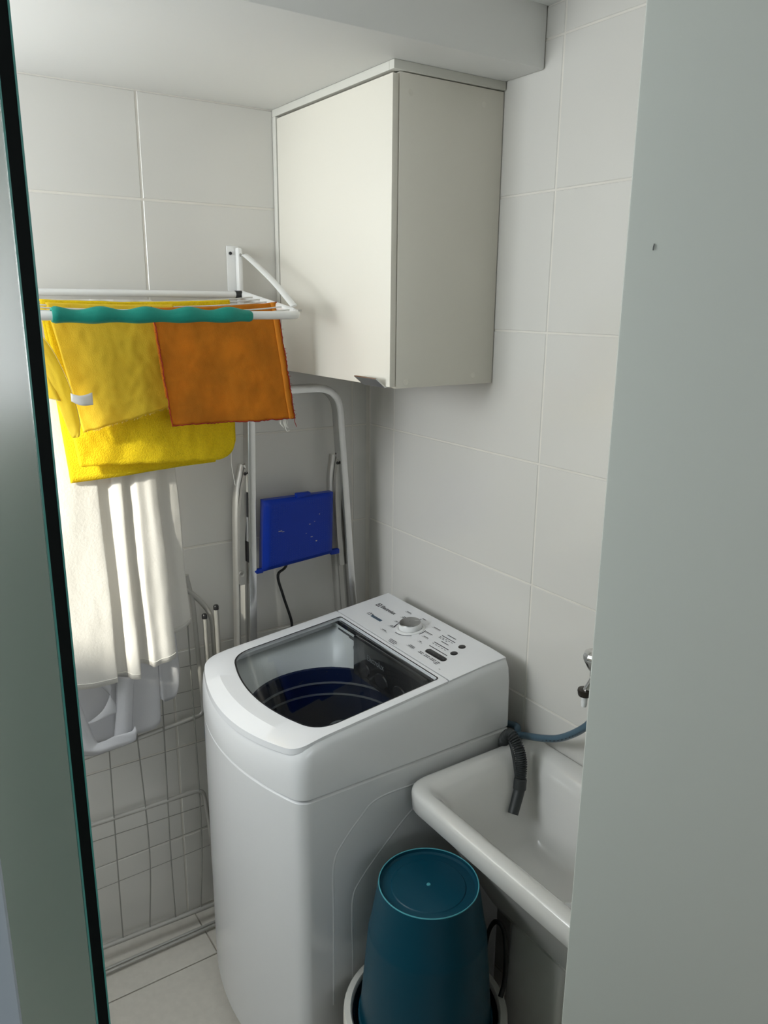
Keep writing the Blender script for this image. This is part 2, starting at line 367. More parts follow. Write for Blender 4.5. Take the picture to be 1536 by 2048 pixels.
for v in gr.v:
    t = (v.x-g0)/(g1-g0); v.z += -.0016*math.cos(2*PI*(t*4.6+.42))
gr.build('foam_grip', 'foam', rack, 60)
MB().box((xr+.008, fy-.006, fz+.0085), (xr+.013, fy+.001, fz+.013)).build('rivet', 'alu_dull', rack)

# ------------------------------------------------------------------ laundry on the rack
def nz(x, y, z=0): return noise.noise(Vector((x, y, z)))
def drape(name, mtl, yf, yb, tl, tr, bl, br, dz, nu=60, nf=44, seed=0, amp=.006, back_dx=0.0, edge=None, corner=0.0, flare=.010, crump=.0018, zo=.0075, bback=None):
    """cloth laid over the lines: tl/tr top corners (x), bl/br front bottom corners (x, z); the back flap hangs dz below the front hem"""
    ztop = lambda y: RZ(y) + zo
    nb = 30; nt = 8
    def fn(u, v):
        j = v*(nb+nt+nf)
        s = u*2-1
        if j >= nb+nt:                                  # front flap
            t = (j-nb-nt)/nf; zt = ztop(yf)
            zb = bl[1]*(1-u) + br[1]*u
            if corner: zb += corner*(1-math.sqrt(max(0, 1-max(0, (u-.86)/.14)**2)))
            x = (tl*(1-u)+tr*u)*(1-t) + (bl[0]*(1-u)+br[0]*u)*t
            z = zt + (zb-zt)*t; y = yf - .004 - flare*t
            w_ = amp*(t**.8)*(math.sin(u*9+seed) * .6 + math.sin(u*17+seed*2.1+t*1.5)*.4)
            y -= w_ + crump*t*nz(x*26+seed, z*16) * 2 + crump*nz(x*60, z*45+seed)
            z += .0025*nz(u*14+seed, 3.3)*t
        elif j >= nb:                                   # over the lines
            t = (j-nb)/nt; y = yb + (yf-yb)*t; x = tl*(1-u)+tr*u; z = ztop(y) + .0015*math.sin(t*PI) + .0015*nz(x*20, y*30+seed); y -= .004*t
        else:                                           # back flap
            t = 1 - j/nb; zt = ztop(yb); zb = (bback[0].z*(1-u)+bback[1].z*u) if bback else (bl[1]*(1-u)+br[1]*u) + dz
            x = (tl*(1-u)+tr*u)*(1-t) + ((bback[0].x*(1-u)+bback[1].x*u) if bback else (bl[0]*(1-u)+br[0]*u + back_dx))*t
            z = zt + (zb-zt)*t; y = yb + .002 + .006*t + .004*t*math.sin(u*8+seed) + crump*nz(x*20+seed, z*18)
        if j > nb: z -= SAG(x)*(1 if j < nb+nt else 1-(j-nb-nt)/nf)
        else: z -= SAG(x)*(j/nb)
        return Vector((x, y, z))
    g = MB().grid(fn, nu, nb+nt+nf)
    return g, fn, (nb, nt, nf)
def stitch(fn, dims, us, vs, r, jit=.0006, n=5):
    pts = []
    for u, v in zip(us, vs):
        p = fn(u, v); pts.append(p + Vector((jit*random.uniform(-1, 1), -.0012 + jit*random.uniform(-1, 1), jit*random.uniform(-1, 1))))
    return MB().tube(pts, r, n)
def lin(a, b, n): return [a+(b-a)*i/n for i in range(n+1)]
# orange cloth
LO = -.231
tl = aY(303, 612, LO); tr_ = aY(552, 607, LO); bl = aY(344, 851, LO-.014); br = aY(590, 837, LO-.014)
g, fn, (nb, nt, nf) = drape('orange_cloth', 'orange', LO, LO+.008, tl.x, tr_.x, (bl.x, bl.z), (br.x, br.z), .06, seed=1.2, amp=.004)
orange = tag(g.build('orange_cloth', 'orange', None, 60, .0014), 'orange cotton cloth with dark red overlocked edges hung at the rack right end', 'cloth')
T = nb+nt+nf; v0 = (nb)/T
hb = MB().grid(lambda u, v: fn(.945+.035*u, v0+(1-v0)*v) + Vector((0, -.0022, 0)), 2, 44)
hb.build('turned_hem', 'orange_hem', orange, 60, .001)
st = MB(); n_ = 70
for us, vs in (([0]*(n_+1), lin(v0, 1, n_)), ([1]*(n_+1), lin(v0, 1, n_)), (lin(0, 1, n_), [1]*(n_+1))):
    q = stitch(fn, None, us, vs, .0013, .0011); st.add(q.v, q.f)
for k in range(26):                                    # loose ends of the red stitching
    u, v = random.choice(((0, random.uniform(v0+.2, 1)), (1, random.uniform(v0+.2, 1)), (1, random.uniform(.8, 1))))
    p = fn(u, v) + Vector((0, -.002, 0)); s_ = 1 if u else -1
    st.tube([p, p+Vector((s_*random.uniform(.002, .006), -.001, random.uniform(-.004, .004)))], .0004, 4)
p = fn(1, 1); st.tube(sm([p, p+Vector((-.002, -.002, -.008)), p+Vector((.001, -.002, -.016)), p+Vector((.003, -.002, -.022))], 4), .0009, 5)
st.build('overlock_stitching', 'red_thread', orange)
lint = MB(); p = fn(.90, 1)                             # white lint hanging from the hem
for k in range(7):
    q = p + Vector((random.uniform(-.006, .006), .002, .002)); lint.tube(sm([q, q+Vector((random.uniform(-.004, .006), 0, -.012)), q+Vector((random.uniform(0, .010), 0, -.022-.006*random.random()))], 4), .0016*random.uniform(.5, 1), 5)
lint.tube(sm([p+Vector((.003, .002, -.018)), p+Vector((.008, 0, -.032)), p+Vector((.016, 0, -.031))], 4), .001, 5)
lint.build('white_lint', 'thread', orange)
# middle yellow cloth
LY = -.191
tl = aY(92, 612, LY); tr_ = aY(345, 610, LY); bl = aY(168, 866, LY-.014); br = aY(372, 806, LY-.014)
g, fn, (nb, nt, nf) = drape('yellow_cloth', 'yellow', LY, LY+.008, tl.x, tr_.x, (bl.x, bl.z), (br.x, br.z), .05, seed=4.0, amp=.004)
yel = tag(g.build('yellow_cloth', 'yellow', None, 60, .0012), 'thin yellow cotton cloth hanging behind the orange cloth', 'cloth')
T = nb+nt+nf; fr_ = MB()
for k in range(90):
    u = random.random(); p = fn(u, 1) + Vector((0, -.0015, 0)); fr_.tube([p, p+Vector((random.uniform(-.002, .002), 0, -random.uniform(.001, .004)))], .00035, 3)
fr_.build('frayed_edge', 'yellow_thread', yel)
# yellow terry towel, lowest
LT = -.151
tl = aY(80, 610, LT); tr_ = aY(458, 604, LT); bl = aY(160, 934, LT-.016); br = aY(474, 918, LT-.016)
g, fn, (nb, nt, nf) = drape('yellow_towel', 'terry', LT, LT+.008, tl.x, tr_.x, (bl.x, bl.z), (br.x, br.z), 0, seed=2.3, amp=.004, corner=.048, flare=.011, bback=(aY(142, 967, LT+.016), aY(430, 923, LT+.016)))
terry = tag(g.build('yellow_towel', 'terry', None, 60, .0035), 'thick yellow terry towel hanging lowest of the yellow laundry, behind the thin cloths', 'towel')
th = MB(); p = fn(.97, .985); th.tube(sm([p, p+Vector((-.002, -.002, -.04)), p+Vector((.002, -.003, -.075)), p+Vector((.006, -.002, -.10))], 5), .0006, 4)
th.build('loose_thread', 'thread', terry)
# left yellow cloth, folded slantwise, with its care tag
LL = -.272
def quad(cs, u, v): return (cs[0]*(1-u)+cs[1]*u)*(1-v) + (cs[3]*(1-u)+cs[2]*u)*v
lc = [aY(-20, 622, LL), aY(62, 622, LL), aY(118, 800, LL-.02), aY(30, 783, LL-.02)]       # back half, hem at the left
def fold_a(u, v):
    p = quad(lc, u, v); p.y -= .004 + .010*v*math.sin(u*8+.6) + .0025*nz(u*9, v*7); 
    if v < .04: p.y += .006*(1-v/.04)
    return p
M['sunlit_yellow'] = mat('sunlit_yellow_cotton', (.99, .82, .08), .9, noise_amt=.06, noise_scale=12, bump=.4, bump_scale=420, transl=.5)  # yellow cotton made brighter in colour to stand in for sunlight on it
left = tag(MB().grid(fold_a, 40, 40).build('folded_yellow_cloth', 'sunlit_yellow', None, 60, .0012), 'yellow cloth folded slantwise with a white care tag, next to the glass door', 'cloth')
ea = sm([aY(44, 640, LL-.016), aY(78, 716, LL-.022), aY(112, 800, LL-.026), aY(140, 868, LL-.028), aY(150, 876, LL-.028)], 10)
eb = sm([aY(50, 640, LL-.018), aY(98, 690, LL-.026), aY(137, 766, LL-.032), aY(158, 836, LL-.032), aY(159, 870, LL-.030)], 10)
def fold_b(u, v):
    i = v*(len(ea)-1); k = min(int(i), len(ea)-2); p = ea[k].lerp(ea[k+1], i-k).lerp(eb[k].lerp(eb[k+1], i-k), u)
    p.y -= .010*math.sin(u*PI)*(.3+.7*v) + .002*nz(u*4, v*9); return p
MB().grid(fold_b, 12, 40).build('turned_edge', 'sunlit_yellow', left, 60, .0012)
eh = MB().tube([fold_b(1, j/40) + Vector((0, -.001, 0)) for j in range(41)], .0009, 5); eh.tube([fold_a(i/40, 1) + Vector((0, -.001, 0)) for i in range(41)], .0009, 5)
eh.build('hem_edge', 'yellow_thread', left)
p = aY(140, 786, LL-.034)
tg = MB().grid(lambda u, v: p + Vector((.044*u, -.004-.005*math.sin(u*PI), -.004*u-.026*v*(.65+.35*u) - .004*math.sin(u*4))), 10, 4)
tg.build('care_tag', 'tag', left, 60, .0006)
# white sheet: pleated, hem at several heights
plan = [(-1.11, -.165, .945), (-1.07, -.185, .94), (-1.03, -.17, .925), (-.97, -.19, .915), (-.91, -.185, .905), (-.864, -.178, .903), (-.866, -.165, .903),
        (-.884, -.140, .905), (-.858, -.128, .905), (-.832, -.138, .903), (-.824, -.172, .902), (-.806, -.180, .899), (-.801, -.165, .90),
        (-.815, -.135, .925), (-.79, -.125, .93), (-.772, -.150, .925), (-.764, -.176, .922), (-.742, -.170, .925), (-.722, -.178, .928), (-.703, -.165, .933),
        (-.706, -.142, .935), (-.716, -.120, .985), (-.69, -.108, .99), (-.668, -.112, .998), (-.645, -.104, 1.01)]
pl = sm([Vector((x+.012, -.086 + (y+.104)*.50, z-.016)) for x, y, z in plan], 7)
def sheet_fn(u, v):
    i = u*(len(pl)-1); k = min(int(i), len(pl)-2); p = pl[k].lerp(pl[k+1], i-k)
    zt = 1.846; z = zt + (p.z-zt)*v
    s_ = .55 + .45*v; xc = -.93
    x = xc + (p.x-xc)*(.80+.20*v**.7); y = -.112 + (p.y+.112)*(.45+.55*v)
    y += .003*nz(x*18, z*5) * (.3+v) + .0012*nz(x*60, z*30)*v + .004*nz(x*5+3, z*2.5)
    x += .004*nz(z*4, u*9)
    return Vector((x, y, z))
sh = MB().grid(sheet_fn, len(pl)-1, 60)
sheet = tag(sh.build('white_sheet', 'sheet', None, 60, .0012), 'white cotton sheet hanging in deep pleats below the yellow towel', 'sheet')
hem = MB(); hem.tube([sheet_fn(i/(len(pl)-1), .985) + Vector((0, -.0016, 0)) for i in range(len(pl))], .0008, 4); hem.build('hem_stitching', 'thread', sheet)
# sheer white cloth behind it with a looped lower edge
YS = -.0745
def S_(px, py, y=YS): return aY(px, py, y)
hemc = sm([S_(60, 1490), S_(130, 1488), S_(175, 1496), S_(225, 1480), S_(270, 1470), S_(318, 1448), S_(321, 1400), S_(330, 1403), S_(352, 1392), S_(360, 1340)], 6)
def sheer_fn(u, v):
    i = u*(len(hemc)-1); k = min(int(i), len(hemc)-2); p = hemc[k].lerp(hemc[k+1], i-k)
    x = p.x + .012*(1-v)*math.sin(u*5); z = 1.06 + (p.z-1.06)*v
    y = YS + .004*math.sin(u*31+.6)*(.3+.7*v) + .003*nz(x*20, z*9)
    return Vector((x, y, z))
sheer = tag(MB().grid(sheer_fn, len(hemc)-1, 24).build('sheer_cloth', 'sheer', None, 60, .0008), 'thin white sheer cloth with looped hem showing below the white sheet', 'cloth')
lo = sm([S_(128, 1372, -0.104), S_(131, 1420, -0.104), S_(136, 1497, -0.106), S_(180, 1512, -0.110), S_(225, 1500, -0.110), S_(266, 1484, -0.108), S_(272, 1470, -0.106)], 8)
hi = sm([S_(150, 1372, -0.099), S_(158, 1400, -0.101), S_(190, 1478, -0.113), S_(205, 1483, -0.115), S_(232, 1470, -0.115), S_(262, 1462, -0.113), S_(270, 1452, -0.108)], 8)
def swag(u, v):
    i = u*(len(lo)-1); k = min(int(i), len(lo)-2); a = lo[k].lerp(lo[k+1], i-k); b = hi[k].lerp(hi[k+1], i-k)
    p = a.lerp(b, v); p.y -= .012*math.sin(v*PI) + .002*math.sin(v*9+u*7); return p
MB().grid(swag, len(lo)-1, 10).build('looped_hem', 'sheer', sheer, 60, .0008)
c1 = sm([S_(232, 1352, -0.097), S_(232, 1420, -0.098), S_(228, 1480, -0.101)], 8); c2 = sm([S_(268, 1352, -0.097), S_(266, 1420, -0.098), S_(264, 1480, -0.104)], 8)
MB().grid(lambda u, v: c1[int(round(v*(len(c1)-1)))].lerp(c2[int(round(v*(len(c2)-1)))], u) + Vector((0, -.010*math.sin(u*PI), 0)), 10, len(c1)-1).build('front_fold', 'sheer', sheer, 60, .0008)
d1 = sm([S_(192, 1366, -0.094), S_(215, 1385, -0.094), S_(236, 1420, -0.095), S_(214, 1432, -0.099)], 8); d2 = sm([S_(220, 1366, -0.094), S_(222, 1380, -0.095), S_(206, 1420, -0.101), S_(170, 1450, -0.104)], 8)
MB().grid(lambda u, v: d1[int(round(v*(len(d1)-1)))].lerp(d2[int(round(v*(len(d2)-1)))], u) + Vector((0, -.006*math.sin(u*PI), 0)), 8, len(d1)-1).build('inner_fold', 'sheer', sheer, 60, .0008)

# ------------------------------------------------------------------ step ladder leaning folded in the corner
lad = thing('step_ladder', 'folded aluminium step ladder with a blue plastic platform behind the washing machine', 'ladder', (-.31, -.07, 0))
def lean(z): return -.055 - .075*(1-z/1.6)
tLx, tRx = -.425, -.150                                # leg centres near the top
def legx(side, z):
    t = (1.607-z)/1.595; return (tLx - .075*t) if side < 0 else (tRx + .072*t)
up = round_path([(legx(-1, .012), lean(0), .012), (tLx, lean(1.612), 1.607), (tRx, lean(1.612), 1.607), (legx(1, .012), lean(0), .012)], .075, 10)
def square_tube(pts, wx, wy, n=16):
    m_ = MB().tube(pts, wx, n, ry=wy, up=(0, -1, 0)); return m_
fm = MB(); rings = []
P = [Vector(p) for p in up]
fine = []
for i in range(len(P)-1):
    k = 6 if (P[i+1]-P[i]).length > .3 else 1
    fine += [P[i].lerp(P[i+1], j/k) for j in range(k)]
fine.append(P[-1])
for i, p in enumerate(fine):                            # rounded-rectangle profile swept along the frame
    t = (fine[min(i+1, len(fine)-1)]-fine[max(i-1, 0)]).normalized(); yv = Vector((0, -1, 0)); yv = (yv - t*yv.dot(t)).normalized(); xv = t.cross(yv)
    ring = []
    for sx, sy in ((1, 1), (-1, 1), (-1, -1), (1, -1)):
        for q in range(3):
            a = math.atan2(sy, sx) - PI/4 + q*PI/4 if False else (PI/4*(1 if (sx, sy) == (1, 1) else 3 if (sx, sy) == (-1, 1) else 5 if (sx, sy) == (-1, -1) else 7)) + (q-1)*PI/4
            ring.append(p + xv*(sx*.0090 + .0022*math.cos(a)) + yv*(sy*.0145 + .0022*math.sin(a)))
    rings.append(ring)
fm.loft(rings, True, True, True); fm.build('front_frame', 'alu', lad, 28)
for s_ in (-1, 1):                                      # rear legs, with the curved hinge plates at their upper end
    pts = [(legx(s_, z) + -.030*min(1, max(0, (1.44-z)/.13))**.8 , lean(z)+.030, z) for z in (1.405, 1.38, 1.33, 1.25, 1.1, .8, .4, .012)]
    MB().tube(sm(pts, 4), .016, 12, ry=.0085, up=(0, -1, 0)).build('rear_leg', 'alu_dull', lad)
    z0, z1 = 1.40, 1.08
    cx = lambda z: legx(s_, z)
    prof = [(.000, 1.412), (-.012, 1.395), (-.025, 1.34), (-.032, 1.27), (-.034, 1.16), (-.032, 1.07), (-.016, 1.07), (-.018, 1.20), (-.010, 1.29), (.004, 1.33), (.010, 1.38)]
    hp = MB().loft([[Vector((cx(z) + dx, lean(z)+dy, z)) for dx, z in prof] for dy in (-.004, .010)], True, True, True)
    hp.build('hinge_plate', 'alu_dull', lad)
    MB().lathe([(0, -.004), (.004, -.0035), (.005, 0)], (cx(1.385)-.016, lean(1.385)-.0045, 1.385), 12, 'y').build('rivet', 'black', lad)
MB().lathe([(.004, -.002), (.008, -.003), (.009, 0), (.009, .002)], (legx(-1, 1.11)-.032, lean(1.11)-.010, 1.105), 16, 'y').build('rivet_washer', 'alu_dull', lad)
for pz, z0_, z1_, mm in ((0, 1.335, 1.385, 'lab_white'), (1, 1.265, 1.334, 'lab_black'), (2, 1.195, 1.264, 'lab_grey'), (3, 1.135, 1.194, 'lab_black')):
    xa = lambda z: legx(-1, z) - .0122
    s_ = MB().loft([[Vector((xa(z)+.0-.0002, lean(z)-.0135, z)), Vector((xa(z)-.0002, lean(z)+.0125, z)), Vector((xa(z)+.0006, lean(z)+.0125, z)), Vector((xa(z)+.0006, lean(z)-.0135, z))] for z in (z0_, z1_)], True, True, True)
    s_.build('warning_label', mm, lad)
# blue platform, folded up
py0 = -.105
q = [aY(528, 1146, py0), aY(668, 1108, py0), aY(670, 985, py0), aY(531, 1003, py0)]
def plat(u, v, dy=0):
    p = q[0].lerp(q[1], u).lerp(q[3].lerp(q[2], u), v); e = min(u, 1-u, v, 1-v)
    p.y += dy + .014*max(0, 1-e/.07)**2 * .8; return p
pb = MB(); top_ = MB().grid(lambda u, v: plat(u, v), 26, 24); pb.add(top_.v, top_.f)
edge = [plat(i/26, 0) for i in range(27)] + [plat(1, j/24) for j in range(1, 25)] + [plat(1-i/26, 1) for i in range(1, 27)] + [plat(0, 1-j/24) for j in range(1, 24)]
pb.loft([edge, [p + Vector((0, .022, 0)) for p in edge]], True, False, True)
pform = pb.build('platform', 'blue', lad, 50)
tabp = q[3].lerp(q[2], .55)
MB().box(tabp + Vector((-.023, .004, -.004)), tabp + Vector((.023, .020, .010)), .003).build('finger_tab', 'blue', pform)
MB().box(q[0] + Vector((-.026, .010, -.004)), q[0] + Vector((.004, .024, .010)), .003).build('hinge_lug', 'blue', pform)
MB().box(q[1] + Vector((-.004, .010, -.006)), q[1] + Vector((.026, .024, .010)), .003).build('hinge_lug', 'blue', pform)
st_ = MB()
for i in range(26):
    for j in range(25):
        u, v = .09 + .82*i/25, .07 + .86*j/24
        if ((u-.5)/.28)**2 + ((v-.62)/.30)**2 < 1 and v > .3: continue
        p = plat(u, v); st_.add([p+Vector((-.0013, 0, 0)), p+Vector((0, 0, -.0013)), p+Vector((.0013, 0, 0)), p+Vector((0, 0, .0013)), p+Vector((0, -.0011, 0))], [(0, 1, 4), (1, 2, 4), (2, 3, 4), (3, 0, 4)])
o = st_.build('grip_stud', 'blue', pform); o['kind'] = 'stuff'
for (u, v, a, b) in ((.21, .55, .012, .004), (.25, .535, .008, .003), (.63, .57, .005, .004), (.70, .60, .004, .002), (.66, .37, .007, .003), (.73, .29, .005, .006), (.77, .70, .003, .003), (.58, .44, .003, .002)):
    p = plat(u, v) + Vector((0, -.0014, 0)); wr = MB(); wr.add([p + Vector((a*.5*math.cos(t)*(1+.4*math.sin(3*t)), 0, b*.5*math.sin(t)*(1+.5*math.cos(2*t)))) for t in [2*PI*k/8 for k in range(8)]], [list(range(8))]); wr.build('worn_chip', 'blue_wear', pform)
cord = MB().tube(sm([(-.300, -.030, 1.20), (-.312, -.034, 1.09), aY(556, 1150, -.045), aY(566, 1190, -.045), aY(582, 1238, -.045), aY(590, 1275, -.045), (-.225, -.05, .75), (-.20, -.05, .45), (-.19, -.05, .01)], 6), .0042, 8)
tag(cord.build('power_cord', 'rubber', None), 'black power cord hanging down the tiled wall behind the step ladder', 'cord')

# ------------------------------------------------------------------ folded floor airer against the back wall
air = thing('folding_airer', 'grey wire clothes airer folded flat against the tiled back wall', 'airer', (-.9, -.07, 0))
def A(px, py, y=-.055): return aY(px, py, y)
def tubeo(pts, r, nm, y=None, mm='airer', rr=.03):
    return MB().tube(round_path(pts, rr, 6), r, 10).build(nm, mm, air)
xL = -1.16
def ext(a, b, x=xL):                                    # continue the line a->b to the left end of the airer
    t = (x-a.x)/(b.x-a.x); return a + (b-a)*t
a, b = A(272, 1480), A(400, 1434)
tubeo([ext(a, b), b + Vector((.012, 0, .006)), A(404, 1380), A(393, 1279), A(386, 1205), A(372, 1150)], .0068, 'frame_tube', rr=.025)
a, b = A(200, 1646, -.06), A(400, 1582, -.06)
tubeo([ext(a, b), b + Vector((.010, 0, .004)), A(424, 1680, -.06), A(434, 1800, -.06)], .0068, 'frame_tube', rr=.03)
a, b = A(180, 1906, -.05), A(432, 1806, -.05)
bt = (ext(a, b), a, b)
a, b = aZ(180, 1905, .052), aZ(432, 1806, .052)
b = b + (b-a)*.14
tubeo([ext(a, b), a, b], .0072, 'bottom_tube')
B0, B1 = a, b
for dy in (0, -.013):
    a = Vector((xL, -.098+dy, .012)); b = Vector((-.56, -.098+dy, .012)); tubeo([a, b], .0042, 'foot_bar')
tubeo([A(372, 1178), A(404, 1204), A(424, 1232, -.05), A(431, 1330, -.05), A(440, 1500, -.05), A(450, 1800, -.05)], .0075, 'frame_tube', rr=.03)
for px, py in ((409, 1232), (432, 1214)):
    t_ = A(px, py, -.065); MB().tube([t_, Vector((t_.x+.012, -.065, .03))], .0068, 10).build('leg_tube', 'airer', air)
    MB().lathe([(0, .004), (.006, .003), (.0076, 0), (.0076, -.010), (.0069, -.010)], t_ + Vector((0, 0, .003)), 14).build('end_plug', 'black', air)
for tx, ty, mx, my, bx, by in ((143, 1515, 162, 1700, 192, 1898), (218, 1495, 232, 1690, 247, 1876), (274, 1470, 299, 1700, 300, 1855), (325, 1405, 341, 1700, 351, 1834), (378, 1290, 402, 1640, 401, 1814)):
    pb_ = aY(bx, by, B0.y + (B1.y-B0.y)*.5); t = (pb_.x-B0.x)/(B1.x-B0.x); pb_ = B0.lerp(B1, t)
    p0 = A(tx, ty, -.064); pm = A(mx, my, -.064)
    MB().tube(sm([p0 + (p0-pm)*.6, p0, pm, pb_], 6), .0019, 6).build('wire', 'airer_wire', air)
for (lx, ly, rx, ry, rr) in ((320, 1432, 402, 1412, .0013), (360, 1386, 400, 1376, .0013), (330, 1342, 396, 1328, .0013), (155, 1694, 413, 1609, .0013), (158, 1750, 418, 1650, .0013), (162, 1793, 424, 1688, .0011), (240, 1532, 418, 1478, .0010)):
    a, b = A(lx, ly, -.05), A(rx, ry, -.05); MB().tube([ext(a, b), b], rr, 6).build('cross_wire', 'airer_wire', air)

# ------------------------------------------------------------------ washing machine
ws = .98
def T_(v): return CAM + (Vector(v)-CAM)*ws              # the machine is laid out in drawing units, then set to its real size
wm = thing('washing_machine', 'white top-loading washing machine with a glass lid, between ladder and laundry tub', 'washing machine', T_((-.36, -.44, -.0377)))
def wbuild(mb, name, m, parent=None, ang=40, **k):
    mb.v = [T_(v) for v in mb.v]; return mb.build(name, m, parent or wm, ang, **k)
YL, YR, YC = -.155, -.722, -.4385
def seg(a, b, n): return [Vector(a).lerp(Vector(b), i/n) for i in range(n)]
def corner(p0, c, p1, n=6): return [Vector(p0)*(1-t)**2 + Vector(c)*2*t*(1-t) + Vector(p1)*t*t for t in [i/n for i in range(n)]]
def outline(xb, yl, yr, xc, bow, r=.03, rb=.012, nb=28):
    """plan of the machine: straight back and sides, bowed front, rounded corners; always the same number of points"""
    yc = (yl+yr)/2; hw = (yl-yr)/2
    fx = lambda y: xc - bow*(1-((y-yc)/hw)**2)
    V3 = lambda x, y: Vector((x, y, 0)); q = r*.92
    return (seg(V3(xb-rb, yl), V3(xc+r, yl), 12) + corner(V3(xc+r, yl), V3(fx(yl), yl), V3(fx(yl-q), yl-q)) + [V3(fx(yl-q + (yr-yl+2*q)*i/nb), yl-q + (yr-yl+2*q)*i/nb) for i in range(nb)]
            + corner(V3(fx(yr+q), yr+q), V3(fx(yr), yr), V3(xc+r, yr)) + seg(V3(xc+r, yr), V3(xb-rb, yr), 12) + corner(V3(xb-rb, yr), V3(xb, yr), V3(xb, yr+rb)) + seg(V3(xb, yr+rb), V3(xb, yl-rb), 12) + corner(V3(xb, yl-rb), V3(xb, yl), V3(xb-rb, yl)))
def zlin(x): return .985 + .1083*(x+.033)
def zt(x): return zlin(x) - (1.75*(x+.56)**2 if x < -.56 else 0)
def ring(o, zf): return [Vector((p.x, p.y, zf(p) if callable(zf) else zf)) for p in o]
# lower body
b0 = outline(-.035, YL, YR, -.635, .060, .028)
b1 = outline(-.045, YL-.006, YR+.006, -.628, .060, .028)
body = MB(); body.loft([ring(b1, -.002), ring(b0, .006), ring(b0, .790), ring(b1, .7965)], True, True, False)
wbody = wbuild(body, 'body', 'appliance')
# pressed relief on the right side
for pts, nm in (([(668, 2010), (668, 1835), (668, 1730), (690, 1680), (725, 1630), (748, 1603), (790, 1582), (880, 1552)], 'pressed_groove'), ([(706, 2010), (706, 1900), (706, 1800), (725, 1755), (770, 1690), (820, 1625), (860, 1590), (900, 1575)], 'pressed_rib')):
    pp = [aY(x, y, -.7495) for x, y in pts]
    o = MB().tube(sm(pp, 5), .0028, 8, ry=.0012, up=(0, 0, 1))
    for v in o.v: v.y = -.7490 + (v.y+.7495)*.6
    o.build(nm, 'appliance', wbody)
for x, y in ((-.58, -.24), (-.58, -.64), (-.10, -.24), (-.10, -.64)):
    f_ = MB().lathe([(0, -.0377), (.020, -.0377), (.022, -.034), (.020, -.0045), (0, -.0045)], (x, y, 0), 20); wbuild(f_, 'foot', 'black', wm)
# top cover
o0 = outline(-.035, YL, YR, -.636, .061, .028); o1 = outline(-.034, YL-.003, YR+.004, -.636, .060, .03); o2 = outline(-.034, YL-.006, YR+.009, -.634, .058, .034)
o3 = outline(-.036, YL-.012, YR+.016, -.628, .056, .036); o4 = outline(-.042, YL-.020, YR+.022, -.620, .054, .036)
def zshell(d):
    def f(p):
        z = zt(p.x) + d
        rear = max(0, (-.62-p.y)/.10) * max(0, (p.x+.12)/.09)                    # rounded-off rear right corner
        return z - .008*rear*rear
    return f
cover = MB(); cover.loft([ring(o0, .7995), ring(o0, .812), ring(o1, zshell(-.055)), ring(o2, zshell(-.022)), ring(o3, zshell(-.006)), ring(o4, zshell(0.0)), ring(outline(-.048, YL-.026, YR+.026, -.612, .052, .036), zshell(-.012)), ring(outline(-.055, YL-.035, YR+.035, -.600, .052, .036), zshell(-.03))], True)
wbuild(cover, 'top_cover', 'appliance', None, 50)
# control panel
cp = MB()
def panel_z(x, y): 
    z = zlin(x); rear = max(0, (-.62-y)/.10)*max(0, (x+.12)/.09); return z - .008*rear*rear
px0, px1, pyl, pyr = -.219, -.040, YL-.018, YR+.020
cp.grid(lambda u, v: Vector((px0+(px1-px0)*u, pyl+(pyr-pyl)*v, panel_z(px0+(px1-px0)*u, pyl+(pyr-pyl)*v)+.0022)), 14, 30)
cedge = [(px0, pyl+(pyr-pyl)*j/30) for j in range(31)] + [(px0+(px1-px0)*i/14, pyr) for i in range(1, 15)] + [(px1, pyr+(pyl-pyr)*j/30) for j in range(1, 31)] + [(px1+(px0-px1)*i/14, pyl) for i in range(1, 14)]
cp.loft([[Vector((x, y, panel_z(x, y)+.0022)) for x, y in cedge], [Vector((x, y, panel_z(x, y)-.02)) for x, y in cedge]], True)
cpanel = wbuild(cp, 'control_panel', 'appliance_lid', None, 45)
PN = Vector((-.1083, 0, 1)).normalized(); PU = Vector((1, 0, .1083)).normalized(); PV = Vector((0, -1, 0))   # panel frame: PV reading direction, PU up
def onp(x, y, h=.0027): return Vector((x, y, zlin(x))) + PN*h
def deck_px(px, py):                                     # point of the panel surface seen at a pixel, in drawing units
    d = ray(px, py); C_ = CAM; a = .1083; t = (.9872 + a*(C_.x+.033) - C_.z)/(d.z - a*d.x); return C_ + d*t
def bar(mb, x, y, L, wd, h=.0027):
    p = onp(x, y, h); mb.add([p-PU*wd/2, p-PU*wd/2+PV*L, p+PU*wd/2+PV*L, p+PU*wd/2], [(0, 1, 2, 3)])
def letter(body, x, y, size, m, nm, sx=1.0, h=.0028):
    me = text_mesh(body, size); mb = MB(); mb.add([onp(x, y, h) + PV*(v.co.x*sx) + PU*v.co.y for v in me.vertices], [list(p.vertices) for p in me.polygons]); D.meshes.remove(me)
    return wbuild(mb, nm, m, cpanel)
lg = deck_px(757, 1209); 
letter('Electrolux', lg.x-.0065, -.240, .0185, 'print_dark', 'brand_lettering', .92)
lgm = MB(); c0 = onp(lg.x-.0005, -.226, .0027); s_ = .0085
lgm.add([c0 + PV*a*s_ + PU*b*s_ for a, b in ((-1, -1), (1, -1), (1, 1), (-1, 1))], [(0, 1, 2, 3)]); wbuild(lgm, 'logo_square', 'print_dark', cpanel)
lw = MB(); c1_ = c0 + PN*.0002
lw.add([c1_ + (PV*math.cos(t) + PU*math.sin(t))*s_*.74 for t in [2*PI*k/24 for k in range(24)]], [list(range(24))]); wbuild(lw, 'logo_disc', 'appliance_lid', cpanel)
la = MB(); c2_ = c0 + PN*.0004
